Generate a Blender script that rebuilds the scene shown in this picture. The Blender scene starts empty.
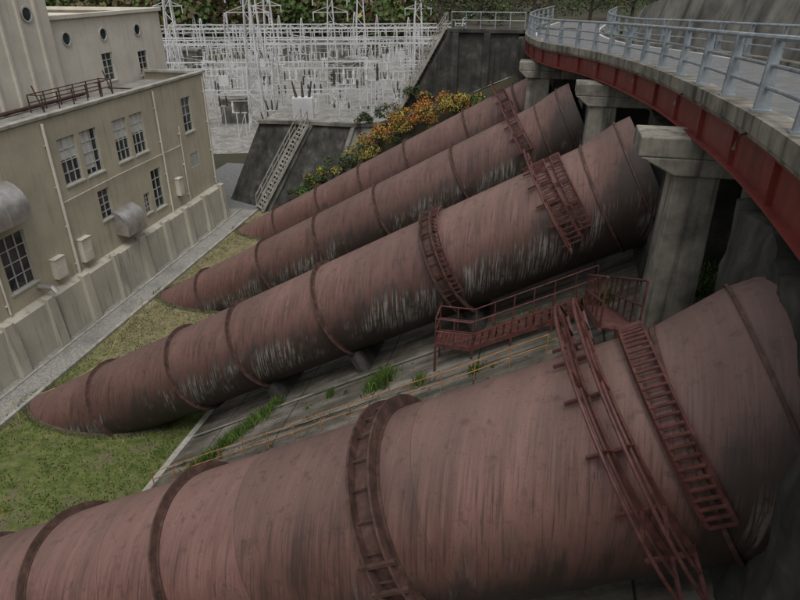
import bpy, math, random, bisect, bmesh
from mathutils import Vector, Matrix, noise
random.seed(7)
R=random.random
def U(a,b): return a+(b-a)*random.random()
sc=bpy.context.scene
sc.view_settings.view_transform='Standard'
try: sc.view_settings.look='None'
except Exception: pass
sc.view_settings.exposure=0

# ------------------------------------------------------------ materials
class NT:
    def __init__(s,name):
        s.m=bpy.data.materials.new(name); s.m.use_nodes=True
        s.t=s.m.node_tree; s.t.nodes.clear()
        s.out=s.n('ShaderNodeOutputMaterial'); s.b=s.n('ShaderNodeBsdfPrincipled')
        s.l(s.b.outputs[0],s.out.inputs[0])
        s.co=s.n('ShaderNodeTexCoord').outputs['Object']
    def n(s,t): return s.t.nodes.new(t)
    def l(s,a,b): s.t.links.new(a,b)
    def put(s,inp,v):
        if isinstance(v,bpy.types.NodeSocket): s.l(v,inp)
        elif isinstance(v,(tuple,list)) and len(v)==3 and inp.type=='RGBA': inp.default_value=(*v,1)
        else: inp.default_value=v
    def noise(s,scale,detail=3,rough=.55,vec=None,dist=0):
        n=s.n('ShaderNodeTexNoise'); n.inputs['Scale'].default_value=scale; n.inputs['Detail'].default_value=detail
        n.inputs['Roughness'].default_value=rough; n.inputs['Distortion'].default_value=dist
        s.l(vec if vec is not None else s.co,n.inputs['Vector']); return n.outputs['Fac']
    def mapping(s,scale,vec=None,rot=(0,0,0)):
        n=s.n('ShaderNodeMapping'); n.inputs['Scale'].default_value=scale; n.inputs['Rotation'].default_value=rot
        s.l(vec if vec is not None else s.co,n.inputs['Vector']); return n.outputs[0]
    def ramp(s,f,stops):
        n=s.n('ShaderNodeValToRGB'); e=n.color_ramp.elements
        while len(e)<len(stops): e.new(.5)
        for i,(p,c) in enumerate(stops):
            e[i].position=p; e[i].color=(*c,1) if isinstance(c,tuple) else (c,c,c,1)
        s.l(f,n.inputs[0]); return n.outputs[0]
    def mix(s,f,a,b,mode='MIX'):
        n=s.n('ShaderNodeMix'); n.data_type='RGBA'; n.blend_type=mode
        s.put(n.inputs[0],f); s.put(n.inputs[6],a); s.put(n.inputs[7],b); return n.outputs[2]
    def math(s,op,a,b=0.0,c=0.0):
        n=s.n('ShaderNodeMath'); n.operation=op
        s.put(n.inputs[0],a); s.put(n.inputs[1],b)
        if len(n.inputs)>2: s.put(n.inputs[2],c)
        return n.outputs[0]
    def sep(s,vec=None):
        n=s.n('ShaderNodeSeparateXYZ'); s.l(vec if vec is not None else s.co,n.inputs[0]); return n.outputs
    def comb(s,x,y,z):
        n=s.n('ShaderNodeCombineXYZ')
        for i,v in enumerate((x,y,z)): s.put(n.inputs[i],v)
        return n.outputs[0]
    def smooth(s,v,a,b):
        n=s.n('ShaderNodeMapRange'); n.interpolation_type='SMOOTHSTEP'
        s.put(n.inputs[0],v); n.inputs[1].default_value=a; n.inputs[2].default_value=b
        return n.outputs[0]
    def bump(s,h,st=.3,d=.02):
        n=s.n('ShaderNodeBump'); n.inputs['Strength'].default_value=st; n.inputs['Distance'].default_value=d
        s.l(h,n.inputs['Height']); s.l(n.outputs[0],s.b.inputs['Normal'])
    def fin(s,col,rough=.8,metal=0,spec=.4):
        s.put(s.b.inputs['Base Color'],col); s.put(s.b.inputs['Roughness'],rough)
        s.b.inputs['Metallic'].default_value=metal; s.b.inputs['Specular IOR Level'].default_value=spec
        return s.m

def mat_pipe(name,tone,seed,fx,limeamt=.5,gs=0.0):
    k=NT(name); X,Y,Z=k.sep()
    sang=k.math('ARCTAN2',Y,Z); ang=k.math('ABSOLUTE',sang)
    xs=k.math('ADD',X,k.math('MULTIPLY',k.math('POWER',ang,1.5),.42))
    xs=k.math('ADD',xs,seed)
    v1=k.comb(k.math('MULTIPLY',xs,3.0),k.math('MULTIPLY',sang,.7),0.0)
    v2=k.comb(k.math('MULTIPLY',xs,21.0),k.math('MULTIPLY',sang,1.6),3.0)
    st=k.noise(1,4,.6,v1,.5); fine=k.noise(1,4,.68,v2,.4)
    big=k.noise(.45,4,.6); mid=k.noise(4.5,5,.72); spk=k.noise(34,2,.6)
    f=k.math('ADD',k.math('MULTIPLY',st,.42),k.math('MULTIPLY',big,.40)); f=k.math('ADD',f,k.math('MULTIPLY',fine,.18))
    T=lambda r,g,b:(r*tone,g*tone,b*tone)
    col=k.ramp(f,[(.38,T(.056,.028,.022)),(.5,T(.112,.053,.043)),(.61,T(.158,.081,.066))])
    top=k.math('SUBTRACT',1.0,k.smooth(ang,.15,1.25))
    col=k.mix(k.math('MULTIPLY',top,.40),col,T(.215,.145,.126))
    col=k.mix(k.math('MULTIPLY',k.smooth(fine,.52,.74),.32),col,T(.205,.130,.112))
    col=k.mix(k.math('MULTIPLY',k.smooth(mid,.53,.68),.5),col,T(.052,.028,.022))
    col=k.mix(k.math('MULTIPLY',k.smooth(spk,.6,.7),.4),col,T(.05,.028,.022))
    col=k.mix(k.math('MULTIPLY',k.smooth(k.noise(1.7,5,.75),.62,.7),.45),col,T(.165,.07,.04))
    seg=k.math('FLOOR',k.math('DIVIDE',k.math('ADD',X,seed),3.3))
    wn=k.n('ShaderNodeTexWhiteNoise'); wn.noise_dimensions='1D'; k.l(seg,wn.inputs['W'])
    col=k.mix(.9,col,k.ramp(wn.outputs['Value'],[(0,.82),(1,1.1)]),'MULTIPLY')
    fr=k.math('FRACT',k.math('DIVIDE',k.math('ADD',X,seed),3.3))
    line=k.math('LESS_THAN',fr,.005)
    col=k.mix(k.math('MULTIPLY',line,.5),col,(.05,.025,.022))
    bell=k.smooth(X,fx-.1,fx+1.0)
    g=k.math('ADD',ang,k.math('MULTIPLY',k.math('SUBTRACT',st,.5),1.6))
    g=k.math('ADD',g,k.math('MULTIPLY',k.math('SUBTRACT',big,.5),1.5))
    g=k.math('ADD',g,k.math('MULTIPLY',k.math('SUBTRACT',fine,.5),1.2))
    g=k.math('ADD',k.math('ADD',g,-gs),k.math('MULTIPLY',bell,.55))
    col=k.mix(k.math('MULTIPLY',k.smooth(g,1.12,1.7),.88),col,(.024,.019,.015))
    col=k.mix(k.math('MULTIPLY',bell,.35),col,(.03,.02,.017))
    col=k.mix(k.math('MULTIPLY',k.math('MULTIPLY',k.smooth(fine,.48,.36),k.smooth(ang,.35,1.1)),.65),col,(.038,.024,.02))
    lime=k.math('MULTIPLY',k.smooth(fine,.45,.62),k.smooth(k.noise(.5,4,.65,k.comb(xs,sang,7.0)),.47,.58))
    lime=k.math('MULTIPLY',lime,k.math('MULTIPLY',k.smooth(ang,1.2,1.6),k.math('SUBTRACT',1.0,k.smooth(ang,2.0,2.3))))
    lime=k.math('MULTIPLY',k.math('MULTIPLY',lime,k.smooth(g,1.2,1.6)),k.smooth(mid,.3,.5))
    col=k.mix(k.math('MULTIPLY',lime,limeamt),col,(.32,.305,.27))
    k.bump(k.math('ADD',k.math('MULTIPLY',mid,.6),k.math('MULTIPLY',line,-.8)),.4,.01)
    ro=k.math('ADD',.40,k.math('MULTIPLY',mid,.34))
    return k.fin(col,ro,0,.4)
def mat_simple(name,cols,scale=4,rough=.6,bump=.2,metal=0,streak=0,spec=.4):
    k=NT(name); f=k.noise(scale,4,.62)
    c=k.ramp(f,[(.3,cols[0]),(.55,cols[1]),(.75,cols[2])])
    if streak:
        s=k.noise(1,4,.6,k.mapping((scale*2.2,scale*2.2,scale*.12)))
        c=k.mix(k.math('MULTIPLY',k.smooth(s,.46,.72),streak),c,tuple(x*.3 for x in cols[0]))
    if bump: k.bump(k.noise(scale*6,3,.6),bump,.015)
    return k.fin(c,rough,metal,spec)
def mat_leaf(name,c):
    k=NT(name); f=k.noise(1.3,1,.6)
    col=k.ramp(f,[(.3,tuple(x*.55 for x in c)),(.7,tuple(min(1,x*1.35) for x in c))])
    return k.fin(col,.7,0,.2)

M={}
SQ=math.sqrt(1+.56**2)
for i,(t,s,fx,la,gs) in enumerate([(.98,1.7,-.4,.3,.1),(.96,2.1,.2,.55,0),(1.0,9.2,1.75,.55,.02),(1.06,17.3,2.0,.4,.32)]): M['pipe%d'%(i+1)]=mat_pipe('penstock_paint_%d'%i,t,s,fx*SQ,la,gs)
M['ring']=mat_simple('ring_rust',[(.03,.018,.013),(.072,.036,.028),(.12,.068,.055)],5,.75,.4)
M['stair']=mat_simple('stair_red_paint',[(.045,.017,.014),(.09,.032,.026),(.13,.055,.047)],6,.6,.2)
M['girder']=mat_simple('girder_red_paint',[(.12,.018,.014),(.165,.027,.021),(.20,.04,.033)],2,.5,.1,streak=.5)
M['rail']=mat_simple('rail_blue_grey',[(.15,.175,.195),(.27,.30,.325),(.36,.39,.41)],4,.45,.05,metal=.1)
M['galv']=mat_simple('galvanised',[(.36,.36,.36),(.50,.50,.50),(.60,.60,.60)],.3,.6,0)
M['conc']=mat_simple('bridge_concrete',[(.09,.085,.068),(.23,.212,.175),(.34,.315,.265)],1.4,.9,.4,streak=.8)
M['conc_l']=mat_simple('pale_concrete',[(.20,.19,.165),(.31,.295,.26),(.40,.38,.34)],1.2,.9,.3,streak=.4)
M['conc_m']=mat_simple('stained_wall_concrete',[(.07,.068,.058),(.17,.162,.14),(.27,.255,.22)],.6,.92,.5,streak=.7)
M['conc_w']=mat_simple('abutment_concrete',[(.20,.19,.16),(.38,.36,.31),(.45,.43,.38)],.7,.92,.5,streak=.6)
M['conc_d']=mat_simple('dark_mossy_concrete',[(.02,.02,.017),(.05,.048,.042),(.12,.11,.097)],1.1,.95,.8,streak=.7)
M['asphalt']=mat_simple('asphalt',[(.10,.10,.10),(.14,.14,.138),(.18,.18,.175)],3,.9,.3)
M['steel']=mat_simple('duct_steel',[(.3,.28,.27),(.45,.43,.41),(.55,.53,.5)],2,.35,.05,metal=.6)
M['frame']=mat_simple('window_frame',[(.35,.35,.33),(.45,.45,.42),(.55,.54,.5)],3,.6,0)
M['orange']=mat_simple('orange_rail',[(.22,.10,.04),(.34,.16,.07),(.40,.23,.12)],5,.6,0)
M['yellow']=mat_simple('yellow_rope',[(.35,.30,.10),(.42,.36,.14),(.48,.42,.2)],5,.7,0)
M['white']=mat_simple('white_paint',[(.45,.44,.42),(.56,.55,.52),(.64,.63,.6)],3,.6,0)
k=NT('glass'); f=k.noise(.9,2); M['glass']=k.fin(k.ramp(f,[(.35,(.012,.016,.018)),(.7,(.045,.055,.06))]),.08,0,.8)
def plaster(name,c,dirt=.5):
    k=NT(name); f=k.noise(.5,4,.6); g=k.noise(1,4,.6,k.mapping((3.5,3.5,.22)))
    col=k.ramp(f,[(.3,tuple(x*.82 for x in c)),(.7,tuple(x*1.08 for x in c))])
    col=k.mix(k.math('MULTIPLY',k.smooth(g,.5,.78),dirt),col,tuple(x*.35 for x in c))
    col=k.mix(k.math('MULTIPLY',k.smooth(k.noise(9,3,.6),.5,.75),.18),col,tuple(x*.5 for x in c))
    k.bump(k.noise(30,2,.6),.25,.01); return k.fin(col,.92,0,.2)
M['plaster']=plaster('beige_plaster',(.45,.41,.31),.5)
M['plaster2']=plaster('cream_plaster',(.60,.56,.48),.28)
M['plinth']=plaster('plinth_plaster',(.43,.40,.33),.8)
def mat_slope():
    k=NT('slope_concrete'); X,Y,Z=k.sep()
    f=k.noise(.5,5,.65); g=k.noise(1,5,.6,k.mapping((.5,3.2,.5))); h=k.noise(7,4,.7)
    col=k.ramp(k.math('ADD',k.math('MULTIPLY',f,.5),k.math('MULTIPLY',g,.5)),[(.37,(.038,.033,.026)),(.5,(.105,.094,.077)),(.64,(.21,.193,.163))])
    col=k.mix(k.math('MULTIPLY',k.smooth(h,.5,.7),.55),col,(.045,.042,.032))
    col=k.mix(k.math('MULTIPLY',k.smooth(k.noise(.9,4,.7),.54,.7),.6),col,(.045,.053,.022))
    lx=k.math('LESS_THAN',k.math('FRACT',k.math('DIVIDE',k.math('ADD',X,100.4),3.1)),.014)
    ly=k.math('LESS_THAN',k.math('FRACT',k.math('DIVIDE',k.math('ADD',Y,100.7),3.2)),.014)
    LL=k.math('MAXIMUM',lx,ly)
    col=k.mix(k.math('MULTIPLY',LL,.85),col,(.012,.013,.009))
    k.bump(k.math('SUBTRACT',h,LL),.5,.02); return k.fin(col,.92,0,.25)
M['slope']=mat_slope()
def mat_ground():
    k=NT('yard_grass'); f=k.noise(.35,5,.65); g=k.noise(2.2,5,.7); h=k.noise(18,3,.7)
    X,Y,Z=k.sep()
    green=k.ramp(g,[(.3,(.042,.060,.016)),(.5,(.095,.118,.034)),(.7,(.17,.165,.075))])
    dry=k.ramp(g,[(.3,(.095,.085,.04)),(.5,(.18,.16,.085)),(.7,(.27,.245,.15))])
    m=k.math('ADD',k.math('MULTIPLY',k.math('SUBTRACT',f,.5),18.0),Y)
    col=k.mix(k.smooth(m,18.0,25.0),green,dry)
    col=k.mix(k.math('MULTIPLY',k.smooth(k.noise(.9,4,.7),.52,.66),.75),col,(.145,.118,.08))
    k.bump(h,.8,.05); return k.fin(col,.95,0,.15)
M['grass']=mat_ground()
def mat_gravel(name,a,b,sc_=22):
    k=NT(name); v=k.n('ShaderNodeTexVoronoi'); v.inputs['Scale'].default_value=sc_; k.l(k.co,v.inputs['Vector'])
    s=k.n('ShaderNodeSeparateColor'); k.l(v.outputs['Color'],s.inputs[0])
    col=k.mix(s.outputs[0],a,b); col=k.mix(k.math('MULTIPLY',k.smooth(k.noise(.5,4,.65),.45,.7),.5),col,tuple(x*.55 for x in a))
    k.bump(v.outputs['Distance'],.6,.03); return k.fin(col,.95,0,.2)
M['gravel']=mat_gravel('path_gravel',(.17,.16,.147),(.32,.305,.28),20)
M['yardgravel']=mat_gravel('switchyard_gravel',(.17,.165,.15),(.29,.28,.255),2.5)
M['terrain']=mat_simple('terrain_soil',[(.02,.024,.012),(.05,.043,.024),(.085,.068,.04)],.08,.95,.3)
M['soil']=mat_simple('damp_soil',[(.035,.03,.018),(.07,.06,.035),(.11,.10,.055)],3,.95,.6)
for n,c in dict(lg=(.05,.085,.022),lo=(.31,.125,.025),ly=(.26,.205,.045),ld=(.028,.042,.017),lb=(.085,.058,.032),lr=(.12,.045,.025),lw=(.10,.16,.035),ldry=(.18,.15,.08),lmoss=(.085,.105,.033)).items(): M[n]=mat_leaf('leaf_'+n,c)
M['bark']=mat_simple('bark',[(.03,.025,.02),(.06,.05,.04),(.1,.09,.075)],5,.9,.4)

# ------------------------------------------------------------ mesh builder
class MB:
    def __init__(s): s.v=[];s.f=[];s.mi=[]
    def add(s,vs,fs,mi=0):
        o=len(s.v); s.v+= [tuple(p) for p in vs]; s.f+=[tuple(o+i for i in f) for f in fs]; s.mi+=[mi]*len(fs)
    def hexa(s,p,mi=0):
        s.add(p,[(3,2,1,0),(4,5,6,7),(0,1,5,4),(1,2,6,5),(2,3,7,6),(3,0,4,7)],mi)
    def box(s,x0,x1,y0,y1,z0,z1,mi=0):
        s.hexa([(x0,y0,z0),(x1,y0,z0),(x1,y1,z0),(x0,y1,z0),(x0,y0,z1),(x1,y0,z1),(x1,y1,z1),(x0,y1,z1)],mi)
    def beam(s,p,q,w,h=None,mi=0,up=(0,0,1)):
        h=h or w; p=Vector(p);q=Vector(q);d=(q-p)
        if d.length<1e-6: return
        d.normalize(); u=Vector(up)
        if abs(d.dot(u))>.98: u=Vector((1,0,0))
        a=d.cross(u).normalized()*w/2; b=a.cross(d).normalized()*h/2
        s.hexa([p-a-b,p+a-b,p+a+b,p-a+b,q-a-b,q+a-b,q+a+b,q-a+b],mi)
    def tube(s,pts,r,n=8,mi=0,cap=True):
        pts=[Vector(p) for p in pts]; vs=[];fs=[]
        for i,p in enumerate(pts):
            d=(pts[min(i+1,len(pts)-1)]-pts[max(i-1,0)]).normalized()
            u=Vector((0,0,1)) if abs(d.z)<.95 else Vector((1,0,0))
            a=d.cross(u).normalized(); b=a.cross(d)
            rr=r[i] if isinstance(r,(list,tuple)) else r
            for j in range(n):
                t=2*math.pi*j/n; vs.append(p+a*math.cos(t)*rr+b*math.sin(t)*rr)
        for i in range(len(pts)-1):
            for j in range(n): fs.append((i*n+j,i*n+(j+1)%n,(i+1)*n+(j+1)%n,(i+1)*n+j))
        if cap: fs.append(tuple(range(n-1,-1,-1))); fs.append(tuple((len(pts)-1)*n+j for j in range(n)))
        s.add(vs,fs,mi)
    def rev(s,prof,n=72,mi=0):
        vs=[];fs=[]
        for x,r in prof:
            for j in range(n):
                t=2*math.pi*j/n; vs.append((x,-r*math.sin(t),r*math.cos(t)))
        for i in range(len(prof)-1):
            for j in range(n):
                k2=(j+1)%n; fs.append((i*n+j,(i+1)*n+j,(i+1)*n+k2,i*n+k2))
        s.add(vs,fs,mi)
    def obj(s,name,mats,parent=None,smooth=False,bevel=0,matrix=None):
        me=bpy.data.meshes.new(name); me.from_pydata(s.v,[],s.f)
        for m in (mats if isinstance(mats,list) else [mats]): me.materials.append(M[m])
        me.polygons.foreach_set('material_index',s.mi)
        if smooth:
            me.polygons.foreach_set('use_smooth',[True]*len(s.f))
            try: me.set_sharp_from_angle(angle=math.radians(35))
            except Exception: pass
        me.update()
        o=bpy.data.objects.new(name,me); sc.collection.objects.link(o)
        if matrix is not None: o.matrix_world=matrix
        if parent is not None: o.parent=parent
        if bevel:
            b=o.modifiers.new('bev','BEVEL'); b.width=bevel; b.segments=2; b.limit_method='ANGLE'
        return o
def empty(name,matrix=None):
    e=bpy.data.objects.new(name,None); sc.collection.objects.link(e); e.empty_display_size=.2
    if matrix is not None: e.matrix_world=matrix
    return e

# ------------------------------------------------------------ layout frame (x uphill along penstocks, y across, z up)
TOE=-12.0
def SZ(x,y): return 7.1+.56*x
SL=.56
PIPES={1:(38.4,9.84,-22,.2),2:(28.0,9.66,-21.8,1.6),3:(17.66,9.51,-21.6,3.0),4:(7.3,9.18,-21.4,3.7)}
RAD=1.568
RINGS={1:[-17,-13.8,-10.8,-7.8,-4.2,-1.4],2:[-17,-13.2,-10,-6.9,-3.3],3:[-15.7,-11.9,-9.3,-6.1],4:[-14.5,-11.4,-8.3,-5.1]}
RBIG={1:-1.0,2:-.3,3:-2.4,4:-1.35}
FLARE={1:-.4,2:.2,3:1.75,4:2.4}
pipeM={}
L=math.sqrt(1+SL*SL); AX=Vector((1,0,SL))/L; BX=Vector((-SL,0,1))/L
for kk,(n,z0,xa,xb) in PIPES.items():
    mw=Matrix(((AX.x,0,BX.x,0),(0,1,0,n),(AX.z,0,BX.z,z0),(0,0,0,1)))
    pipeM[kk]=mw
    E=empty('penstock_pipe',mw)
    mb=MB(); prof=[]
    s=xa*L; e=xb*L; big=RBIG[kk]*L; fx=FLARE[kk]*L
    N=60
    for i in range(N+1):
        x=s+(e-s)*i/N; r=RAD
        if x>fx: r=RAD+.2*min(1,(x-fx)/1.0)
        prof.append((x,r))
    mb.rev(prof,96)
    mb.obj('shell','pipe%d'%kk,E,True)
    mb=MB()
    def ring(x,h,t):
        mb.rev([(x-t/2,RAD-.02),(x-t/2,RAD+h),(x+t/2,RAD+h),(x+t/2,RAD-.02)],96)
        mb.rev([(x-t*1.5,RAD+.004),(x-t*1.5,RAD+.025),(x+t*1.5,RAD+.025),(x+t*1.5,RAD+.004)],96)
    for rx in RINGS[kk]: ring(rx*L,.16 if kk==4 else .14,.045)
    if kk>=3:
        ring(big-.18,.22,.04); ring(big+.18,.22,.04)
        mb.rev([(big-.17,RAD+.04),(big+.17,RAD+.04)],96)
        for j in range(24):
            t=2*math.pi*(j+.5)/24; r=RAD+.11
            mb.beam((big-.18,-r*math.sin(t),r*math.cos(t)),(big+.18,-r*math.sin(t),r*math.cos(t)),.025)
        if kk==4:
            for th in (1.25,1.5):
                mb.beam((big-.3,-(RAD+.2)*math.sin(th),(RAD+.2)*math.cos(th)),(big+.3,-(RAD+.2)*math.sin(th),(RAD+.2)*math.cos(th)),.06)
    mb.rev([(fx-.03,RAD),(fx-.03,RAD+.06),(fx+.03,RAD+.06),(fx+.03,RAD)],96)
    mb.rev([(fx+1.0,RAD+.1),(fx+1.0,RAD+.24),(fx+1.04,RAD+.24),(fx+1.04,RAD+.1)],96)
    mb.obj('stiffener_rings','ring',E,True)
    mb=MB()
    for rx in RINGS[kk]+([RBIG[kk]] if kk>2 else []):
        if rx>TOE+.8: mb.box(rx*L-.22,rx*L+.22,-.95,.95,-2.4,-1.35)
    mb.obj('saddles','conc_d',E)
    xc=-(z0)/SL; mb=MB(); vs=[]
    for ii,(ro,z) in enumerate(((.99,.06),(1.02,.06),(1.06,.02),(1.13,-.03))):
        for j in range(64):
            t=2*math.pi*j/64; q=Vector((math.cos(t)*RAD/math.sin(math.atan(SL)),math.sin(t)*RAD,0))
            f=1+.5*noise.noise(q*1.6+Vector((kk*3,0,ii))) if ii>1 else 1
            q=q+Vector((math.cos(t),math.sin(t),0))*(ro-1)*2.2*f
            vs.append((xc+q.x,n+q.y,z))
    mb.add(vs,[(i*64+j,i*64+(j+1)%64,(i+1)*64+(j+1)%64,(i+1)*64+j) for i in range(3) for j in range(64)])
    mb.obj('pipe_soil_rim','soil',None,True)

def pp(kk,x,th,r,dx=0):
    return pipeM[kk]@Vector((x*L+dx,-r*math.sin(th),r*math.cos(th)))
def arc_stair(kk,x,w,th0,th1,rail_h,rails=(0,),step=.2,name='pipe_stair',tread=True,posts=5,slant=0,stringer=.08,out=.3):
    mb=MB(); r0=RAD+.10; NN=40
    for dx in (0,w):
        pts=[pp(kk,x,th0+(th1-th0)*i/NN,r0,dx+slant*i/NN) for i in range(NN+1)]
        for i in range(NN): mb.beam(pts[i],pts[i+1],.04,stringer)
    n=int((th1-th0)*r0/step)
    if tread:
        for i in range(n+1):
            t=th0+(th1-th0)*i/n; o=slant*i/n
            mb.beam(pp(kk,x,t,r0+.02,o),pp(kk,x,t,r0+.02,w+o),.045 ,.025)
    for dx in rails:
        for hh in (rail_h,rail_h*.52):
            pts=[pp(kk,x,th0+(th1-th0)*i/NN,RAD+hh,dx+slant*i/NN) for i in range(NN+1)]
            mb.tube(pts,.024,8)
        for i in range(posts+1):
            t=th0+(th1-th0)*i/posts; o=slant*i/posts
            mb.beam(pp(kk,x,t,RAD,dx+o),pp(kk,x,t,RAD+rail_h,dx+o),.045)
    if out:
        for i in range(posts+1):
            t=th0+(th1-th0)*i/posts; o=slant*i/posts
            mb.beam(pp(kk,x,t,r0,o-out),pp(kk,x,t,r0,w+o),.045)
    return mb.obj(name,'stair',None,True)
D=math.radians
arc_stair(4,2.0,.30,D(-34),D(86),.1,rails=(),step=.12,slant=.32,stringer=.06,out=0)
arc_stair(4,1.35,.26,D(-50),D(98),.72,rails=(0,.26),step=1.2,posts=6,slant=.55)
arc_stair(3,.45,.36,D(-30),D(100),.6,rails=(0,),step=.15,posts=6,slant=.4)
arc_stair(3,.95,.25,D(-30),D(90),.1,rails=(),step=.15,slant=.3,stringer=.05)
arc_stair(3,-2.32,.30,D(-14),D(104),.24,rails=(),step=.15,stringer=.05)
arc_stair(2,-1.0,.4,D(-35),D(80),.7,rails=(0,.4),step=.22,posts=5,slant=.4)
arc_stair(1,-2.4,.5,D(-35),D(70),.8,rails=(0,),step=.22,posts=4,slant=.4)

# ------------------------------------------------------------ concrete slope
mb=MB(); NX,NY=60,90
ys=[-12+54*j/NY for j in range(NY+1)]
for j,y in enumerate(ys):
    for i in range(NX+1):
        x=TOE+(9-TOE)*i/NX
        mb.v.append((x,y,SZ(x,y)+.03*noise.noise((x*.4,y*.4,0))))
for j in range(NY):
    for i in range(NX):
        a=j*(NX+1)+i; mb.f.append((a,a+1,a+NX+2,a+NX+1)); mb.mi.append(0)
mb.obj('concrete_slope_terrain','slope')
mb=MB(); mb.box(TOE-.14,TOE+.1,-12,42,-.2,SZ(TOE,0)+.10); mb.obj('slope_edge_kerb','conc_l',bevel=.02)
mb=MB()
def ol(t): x=-11.8+12.4*t; y=13.7+.2*t; return Vector((x,y,SZ(x,y)))
for hh in (.62,.32): mb.tube([ol(i/14)+Vector((0,.02*math.sin(i*2.),hh+.02*math.sin(i))) for i in range(15)],.014,6)
for i in range(15): mb.beam(ol(i/14),ol(i/14)+Vector((0,0,.64)),.025)
mb.obj('slope_handrail','orange')
mb=MB()
mb.tube([(x,16.3,SZ(x,y)+.07) for x in (-11.8,-8,-4,0)],.045,8); mb.tube([(x,14.6,SZ(x,y)+.05) for x in (-11.8,-8,-4)],.035,8)
mb.obj('drain_pipe','conc_m')
mb=MB(); rp=[(-20.9,11.5,.5),(-20.2,14.2,.75),(-19.6,16.2,1.0),(-18.2,19.6,.8),(-19.4,22.5,.5),(-20.4,26.0,.7)]
for a,b in zip(rp,rp[1:]):
    a=Vector(a);b=Vector(b); mb.tube([a.lerp(b,i/6)-Vector((0,0,.25*(1-(2*i/6-1)**2))) for i in range(7)],.011,5)
for p in rp: mb.tube([(p[0],p[1],-.05),p],.015,6)
mb.obj('rope_barrier','yellow')

# ------------------------------------------------------------ red landing and stair
mb=MB()
Y0,Y1=15.1,15.9
XA,XB,XC=-2.45,-1.45,1.75
zl=SZ(XB,0)+.35
def deckpt(x,y): return Vector((x,y,zl if x<XB else zl+(x-XB)*.54))
P=[XA,XB,XC]
for y in (Y0,Y1):
    for i in range(2): mb.beam(deckpt(P[i],y),deckpt(P[i+1],y),.05,.13)
    for hh in (.85,.45): mb.tube([deckpt(p,y)+Vector((0,0,hh)) for p in P],.022,8)
    for i in range(9):
        x=XA+(XC-XA)*i/8
        mb.beam(deckpt(x,y),deckpt(x,y)+Vector((0,0,.85)),.035); 
        if i%2==0: mb.beam(deckpt(x,y),(x,y,SZ(x,y)-.1),.06)
for i in range(9): mb.box(XA+.03+.11*i,XA+.12+.11*i,Y0,Y1,zl-.01,zl+.02)
for i in range(16):
    x=XB+.1+.2*i; z=zl+(x-XB)*.54+.05; mb.box(x,x+.15,Y0+.03,Y1-.03,z,z+.03)
for hh in (.85,.45,0): mb.beam((XA,Y0,zl+hh),(XA,Y1,zl+hh),.045)
mb.obj('access_stair_landing','stair')
mb=MB(); A=deckpt(XC,15.1); B=Vector((1.5,9.4,10.9))
for dx in (-.3,.3):
    o=Vector((dx,0,0)); mb.beam(A+o,B+o,.05,.13)
    for hh in (.9,.45): mb.tube([A+o+Vector((0,0,hh)),B+o+Vector((0,0,hh))],.022,8)
    for i in range(6):
        p=A.lerp(B,i/5)+o; mb.beam(p,p+Vector((0,0,.9)),.035)
for i in range(22):
    p=A.lerp(B,(i+.5)/22); mb.box(p.x-.3,p.x+.3,p.y-.1,p.y+.1,p.z-.01,p.z+.02)
mb.beam(B,(B.x,B.y,SZ(B.x,B.y)),.1)
mb.obj('access_stair','stair')

# ------------------------------------------------------------ bridge
EP=[(-3.2,-5,14.8),(-1.6,-3,14.77),(-.1,-1.4,14.74),(1.2,.6,14.7),(2.1,3.2,14.62),(2.5,6.8,14.5),(2.72,11.3,14.26),(2.47,18.35,13.92),(1.3,25.6,13.6),(-.7,32,13.35),(-1.7,39,13.2),(-1.6,46,13.12),(-.5,54,13.1)]
def cr(P,t):
    i=int(t); i=min(max(i,0),len(P)-2); f=t-i
    p=[Vector(P[max(0,min(len(P)-1,i+k2))]) for k2 in (-1,0,1,2)]
    return .5*((2*p[1])+(-p[0]+p[2])*f+(2*p[0]-5*p[1]+4*p[2]-p[3])*f*f+(-p[0]+3*p[1]-3*p[2]+p[3])*f**3)
dense=[cr(EP,i*.02) for i in range(int((len(EP)-1)*50))]
cum=[0]
for a,b in zip(dense,dense[1:]): cum.append(cum[-1]+(b-a).length)
TL=cum[-1]
def EC(s):
    s=min(max(s,0),TL-1e-4)
    i=bisect.bisect_right(cum,s)-1; i=min(i,len(dense)-2)
    f=(s-cum[i])/(cum[i+1]-cum[i]); p=dense[i].lerp(dense[i+1],f)
    d=(dense[min(i+6,len(dense)-1)]-dense[max(i-5,0)]); d.z=0; d.normalize()
    return p,d,Vector((d.y,-d.x,0))
NS=120; SS=[TL*i/NS for i in range(NS+1)]
def strip(mb,o0,o1,z0,z1,mi=0):
    vs=[];fs=[]
    for s_ in SS:
        p,d,nr=EC(s_)
        for (o,z) in ((o0,z0),(o1,z0),(o1,z1),(o0,z1)):
            q=p+nr*o; vs.append((q.x,q.y,p.z+z))
    for i in range(NS):
        for j in range(4): fs.append((i*4+j,i*4+(j+1)%4,(i+1)*4+(j+1)%4,(i+1)*4+j))
    fs.append((0,1,2,3)); n=NS*4; fs.append((n+3,n+2,n+1,n))
    mb.add(vs,fs,mi)
BR=empty('road_bridge')
W=4.5
mb=MB(); strip(mb,0,.42,-.24,0); strip(mb,.03,.40,-.30,-.242); strip(mb,W+.05,W+.47,-.30,0); mb.obj('deck_edge','conc',BR)
mb=MB(); strip(mb,.401,W+.07,-.30,-.14); mb.obj('deck_slab','conc',BR)
mb=MB(); strip(mb,.425,W+.045,-.138,-.13); mb.obj('road_surface','asphalt',BR)
mb=MB(); strip(mb,.62,.74,-.128,-.126); strip(mb,W-.25,W-.13,-.128,-.126); mb.obj('road_marking','white',BR)
mb=MB()
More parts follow.
